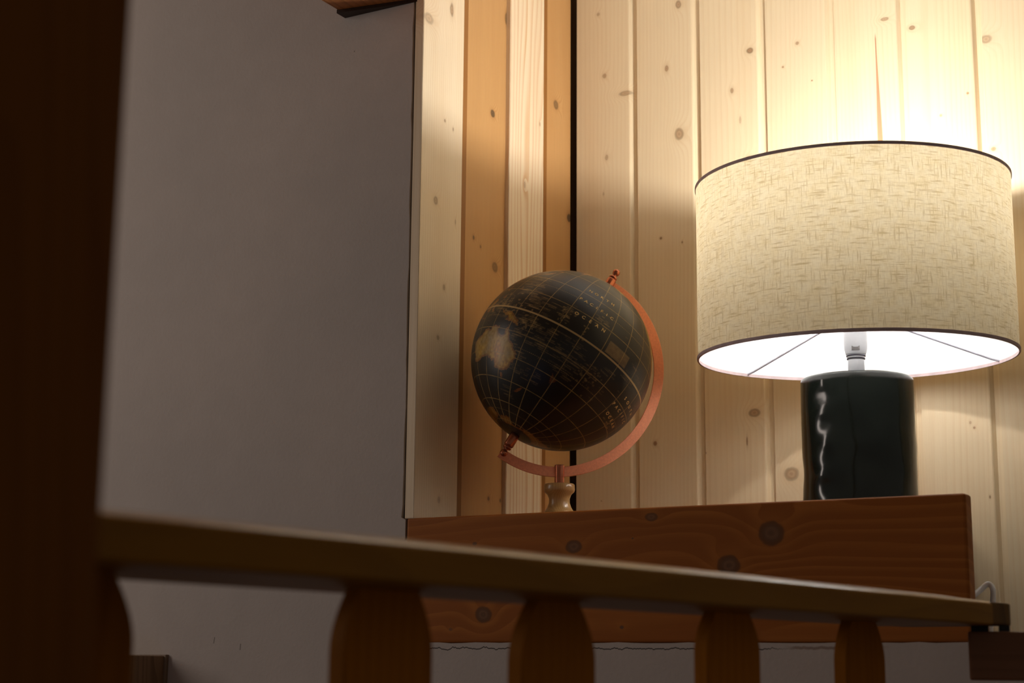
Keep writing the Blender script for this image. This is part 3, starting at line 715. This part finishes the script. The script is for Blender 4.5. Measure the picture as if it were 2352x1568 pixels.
# ------------------------------------------------------------------ balustrade in front
Q0 = ray(250, 1181); Q0 = Q0 * (0.90 / Q0.y)
q = ray(2278, 1384); Q1 = q * (Q0.z / q.z)
RD = Vector((Q1.x - Q0.x, Q1.y - Q0.y, 0)); RLEN = RD.length; RD.normalize()
RM = Vector((-RD.y, RD.x, 0))                           # away from the camera
RROT = math.atan2(RD.y, RD.x)
b0 = on_plane(250, 1280, Q0, RM); b1 = on_plane(2200, 1434, Q0, RM)
hT = Q0.z; hB = 0.5 * (b0.z + b1.z)
q = ray(1200, 1388); u = q * (hB / q.z); RW = max(0.09, min((u - Q0).dot(RM), 0.2))
bal = tag(empty('balustrade', Vector((Q0.x, Q0.y, 0)), RROT), 'dark brown wooden balustrade with flat shaped balusters and wide handrail', 'railing')
def rl(x, y, off=0.0): p = on_plane(x, y, Q0 + RM * off, RM); d = p - Q0; return (d.dot(RD), p.z + EYE)
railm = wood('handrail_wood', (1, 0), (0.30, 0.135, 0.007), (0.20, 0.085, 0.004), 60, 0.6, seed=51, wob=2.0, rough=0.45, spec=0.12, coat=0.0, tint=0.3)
XE = RLEN + 0.002
z0, z1 = hB + EYE, hT + EYE
crown = 0.0108
sec = [(0.0, z0 + 0.002), (0.002, z0), (RW - 0.002, z0), (RW, z0 + 0.002), (RW, z1 + crown - 0.004), (RW - 0.004, z1 + crown), (0.062, z1 + crown), (0.004, z1 + 0.0012), (0.0012, z1 - 0.0005), (0.0, z1 - 0.003)]
bm = bmesh.new()
xs = [-0.13, 0.25, 0.5, 0.75, 1.0, XE]
ins = [0] * 6
prev = None
for xx, ii in zip(xs, ins):
    ring = [bm.verts.new((xx, max(y, ii) if y < RW - 0.05 else y, zz)) for y, zz in sec]
    if prev:
        for k in range(len(sec)): bm.faces.new((prev[k], prev[(k + 1) % len(sec)], ring[(k + 1) % len(sec)], ring[k]))
    else: bm.faces.new(ring)
    prev = ring
bm.faces.new(list(reversed(prev)))
bmesh.ops.remove_doubles(bm, verts=bm.verts, dist=1e-6)
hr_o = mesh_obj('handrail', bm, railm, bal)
hr_o.data.materials.append(wood('handrail_lit_top', (1, 0), (0.78, 0.62, 0.44), (0.60, 0.42, 0.24), 60, 0.5, seed=51, wob=2.0, rough=0.20, spec=0.7, tint=0.2))  # pale colour puts the reflected light strip into the rail's glossy top
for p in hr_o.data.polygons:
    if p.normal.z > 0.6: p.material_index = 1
pe = on_plane(2336, 1420, Q0, RM); LE = (pe - Q0).dot(RD) - XE
bm = bmesh.new()
yb0, yb1 = 0.0015, RW - 0.002
pts = [(XE - 0.001, yb0), (XE + LE - 0.022, yb0), (XE + LE - 0.012, yb0 + 0.002), (XE + LE - 0.004, yb0 + 0.007), (XE + LE, yb0 + 0.018), (XE + LE, yb1 - 0.01), (XE + LE - 0.01, yb1), (XE - 0.001, yb1)]
prism(bm, pts, z0 + 0.001, z1 + 0.0015)
bevel(bm, 0.0025, 2, [e for e in bm.edges if abs(e.verts[0].co.z - e.verts[1].co.z) < 1e-6])
tag(mesh_obj('rail_end_block', bm, wood('rail_end_wood', (1, 2), (0.14, 0.062, 0.006), (0.06, 0.025, 0.003), 70, 0.7, seed=55, wob=3.0, rough=0.5, spec=0.15), bal), 'darker end-grain block closing the far end of the handrail')
# balusters: neck under the rail, swelling to full width; pixel measurements of the front face on its plane
OFF = RW * 0.55; TH = 0.0135
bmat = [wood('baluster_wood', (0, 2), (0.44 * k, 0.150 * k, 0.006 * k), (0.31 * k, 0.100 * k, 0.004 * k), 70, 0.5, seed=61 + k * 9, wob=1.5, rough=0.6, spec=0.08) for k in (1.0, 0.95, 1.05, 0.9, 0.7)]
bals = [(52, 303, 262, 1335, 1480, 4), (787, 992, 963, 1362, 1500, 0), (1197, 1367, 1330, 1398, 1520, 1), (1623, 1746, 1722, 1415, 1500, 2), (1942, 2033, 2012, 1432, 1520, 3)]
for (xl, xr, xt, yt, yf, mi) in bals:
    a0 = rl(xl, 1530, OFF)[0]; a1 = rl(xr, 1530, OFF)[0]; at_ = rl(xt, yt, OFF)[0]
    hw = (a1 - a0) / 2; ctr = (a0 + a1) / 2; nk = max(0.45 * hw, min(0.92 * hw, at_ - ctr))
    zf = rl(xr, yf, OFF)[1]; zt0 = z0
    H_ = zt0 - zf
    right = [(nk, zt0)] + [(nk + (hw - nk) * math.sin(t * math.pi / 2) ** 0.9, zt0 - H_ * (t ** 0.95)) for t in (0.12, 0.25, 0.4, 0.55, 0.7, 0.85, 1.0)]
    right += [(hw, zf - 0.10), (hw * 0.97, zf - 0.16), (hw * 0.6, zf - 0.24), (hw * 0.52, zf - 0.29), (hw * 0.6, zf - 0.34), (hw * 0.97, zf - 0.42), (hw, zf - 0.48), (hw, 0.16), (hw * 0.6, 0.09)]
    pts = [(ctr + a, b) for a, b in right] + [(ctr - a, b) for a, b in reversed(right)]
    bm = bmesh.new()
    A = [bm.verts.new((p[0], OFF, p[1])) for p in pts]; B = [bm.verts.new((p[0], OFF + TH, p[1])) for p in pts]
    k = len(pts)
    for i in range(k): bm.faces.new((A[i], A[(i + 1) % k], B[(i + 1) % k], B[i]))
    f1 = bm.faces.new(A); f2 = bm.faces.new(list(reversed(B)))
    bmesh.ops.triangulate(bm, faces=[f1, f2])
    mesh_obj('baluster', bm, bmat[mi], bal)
mesh_obj('bottom_rail', bbox(-0.13, XE + 0.05, OFF - 0.02, OFF + 0.035, 0.05, 0.09, 0.003), railm, bal)
for xx in (0.05, XE - 0.1): mesh_obj('rail_foot', bbox(xx, xx + 0.06, OFF - 0.018, OFF + 0.033, 0.0, 0.051, 0.003), railm, bal)

# dark block that carries the far end of the handrail
yb = Q1.y + 0.03
def fr(x, y): r = ray(x, y); p = r * (yb / r.y); return p
c0 = fr(2223, 1457); c1 = fr(2230, 1562)
crm = (Matrix.Translation((Q0.x, Q0.y, 0)) @ Matrix.Rotation(RROT, 4, 'Z')).inverted() @ Matrix.Translation((c0.x, yb, 0)) @ Matrix.Rotation(-math.atan2(c0.x, yb), 4, 'Z')
drk = wood('cross_rail_wood', (2, 0), (0.24, 0.105, 0.050), (0.15, 0.062, 0.028), 60, 0.5, seed=71, rough=0.5)
zt2 = z0 - 0.0065
tag(mesh_obj('cross_bar', bbox(0.0, 0.30, 0.0, 0.06, c1.z + EYE, zt2, 0.003), drk, bal, mw=crm), 'very dark brown crosspiece under the far end of the handrail')
mesh_obj('cross_bar_leg', bbox(0.245, 0.298, 0.004, 0.056, 0.0, c1.z + EYE + 0.001, 0.003), drk, bal, mw=crm)
blk = plain('black_spacer', (0.012, 0.010, 0.010), 0.6)
for xx, ww in ((0.004, 0.020), (0.036, 0.012)): mesh_obj('spacer', bbox(xx, xx + ww, 0.008, 0.05, zt2 - 0.0005, z0 + 0.0003, 0), blk, bal, mw=crm)

# ------------------------------------------------------------------ post at the left edge
q = ray(272, 585); C0 = q * (0.70 / q.y)
pk = ray(6, 1012)
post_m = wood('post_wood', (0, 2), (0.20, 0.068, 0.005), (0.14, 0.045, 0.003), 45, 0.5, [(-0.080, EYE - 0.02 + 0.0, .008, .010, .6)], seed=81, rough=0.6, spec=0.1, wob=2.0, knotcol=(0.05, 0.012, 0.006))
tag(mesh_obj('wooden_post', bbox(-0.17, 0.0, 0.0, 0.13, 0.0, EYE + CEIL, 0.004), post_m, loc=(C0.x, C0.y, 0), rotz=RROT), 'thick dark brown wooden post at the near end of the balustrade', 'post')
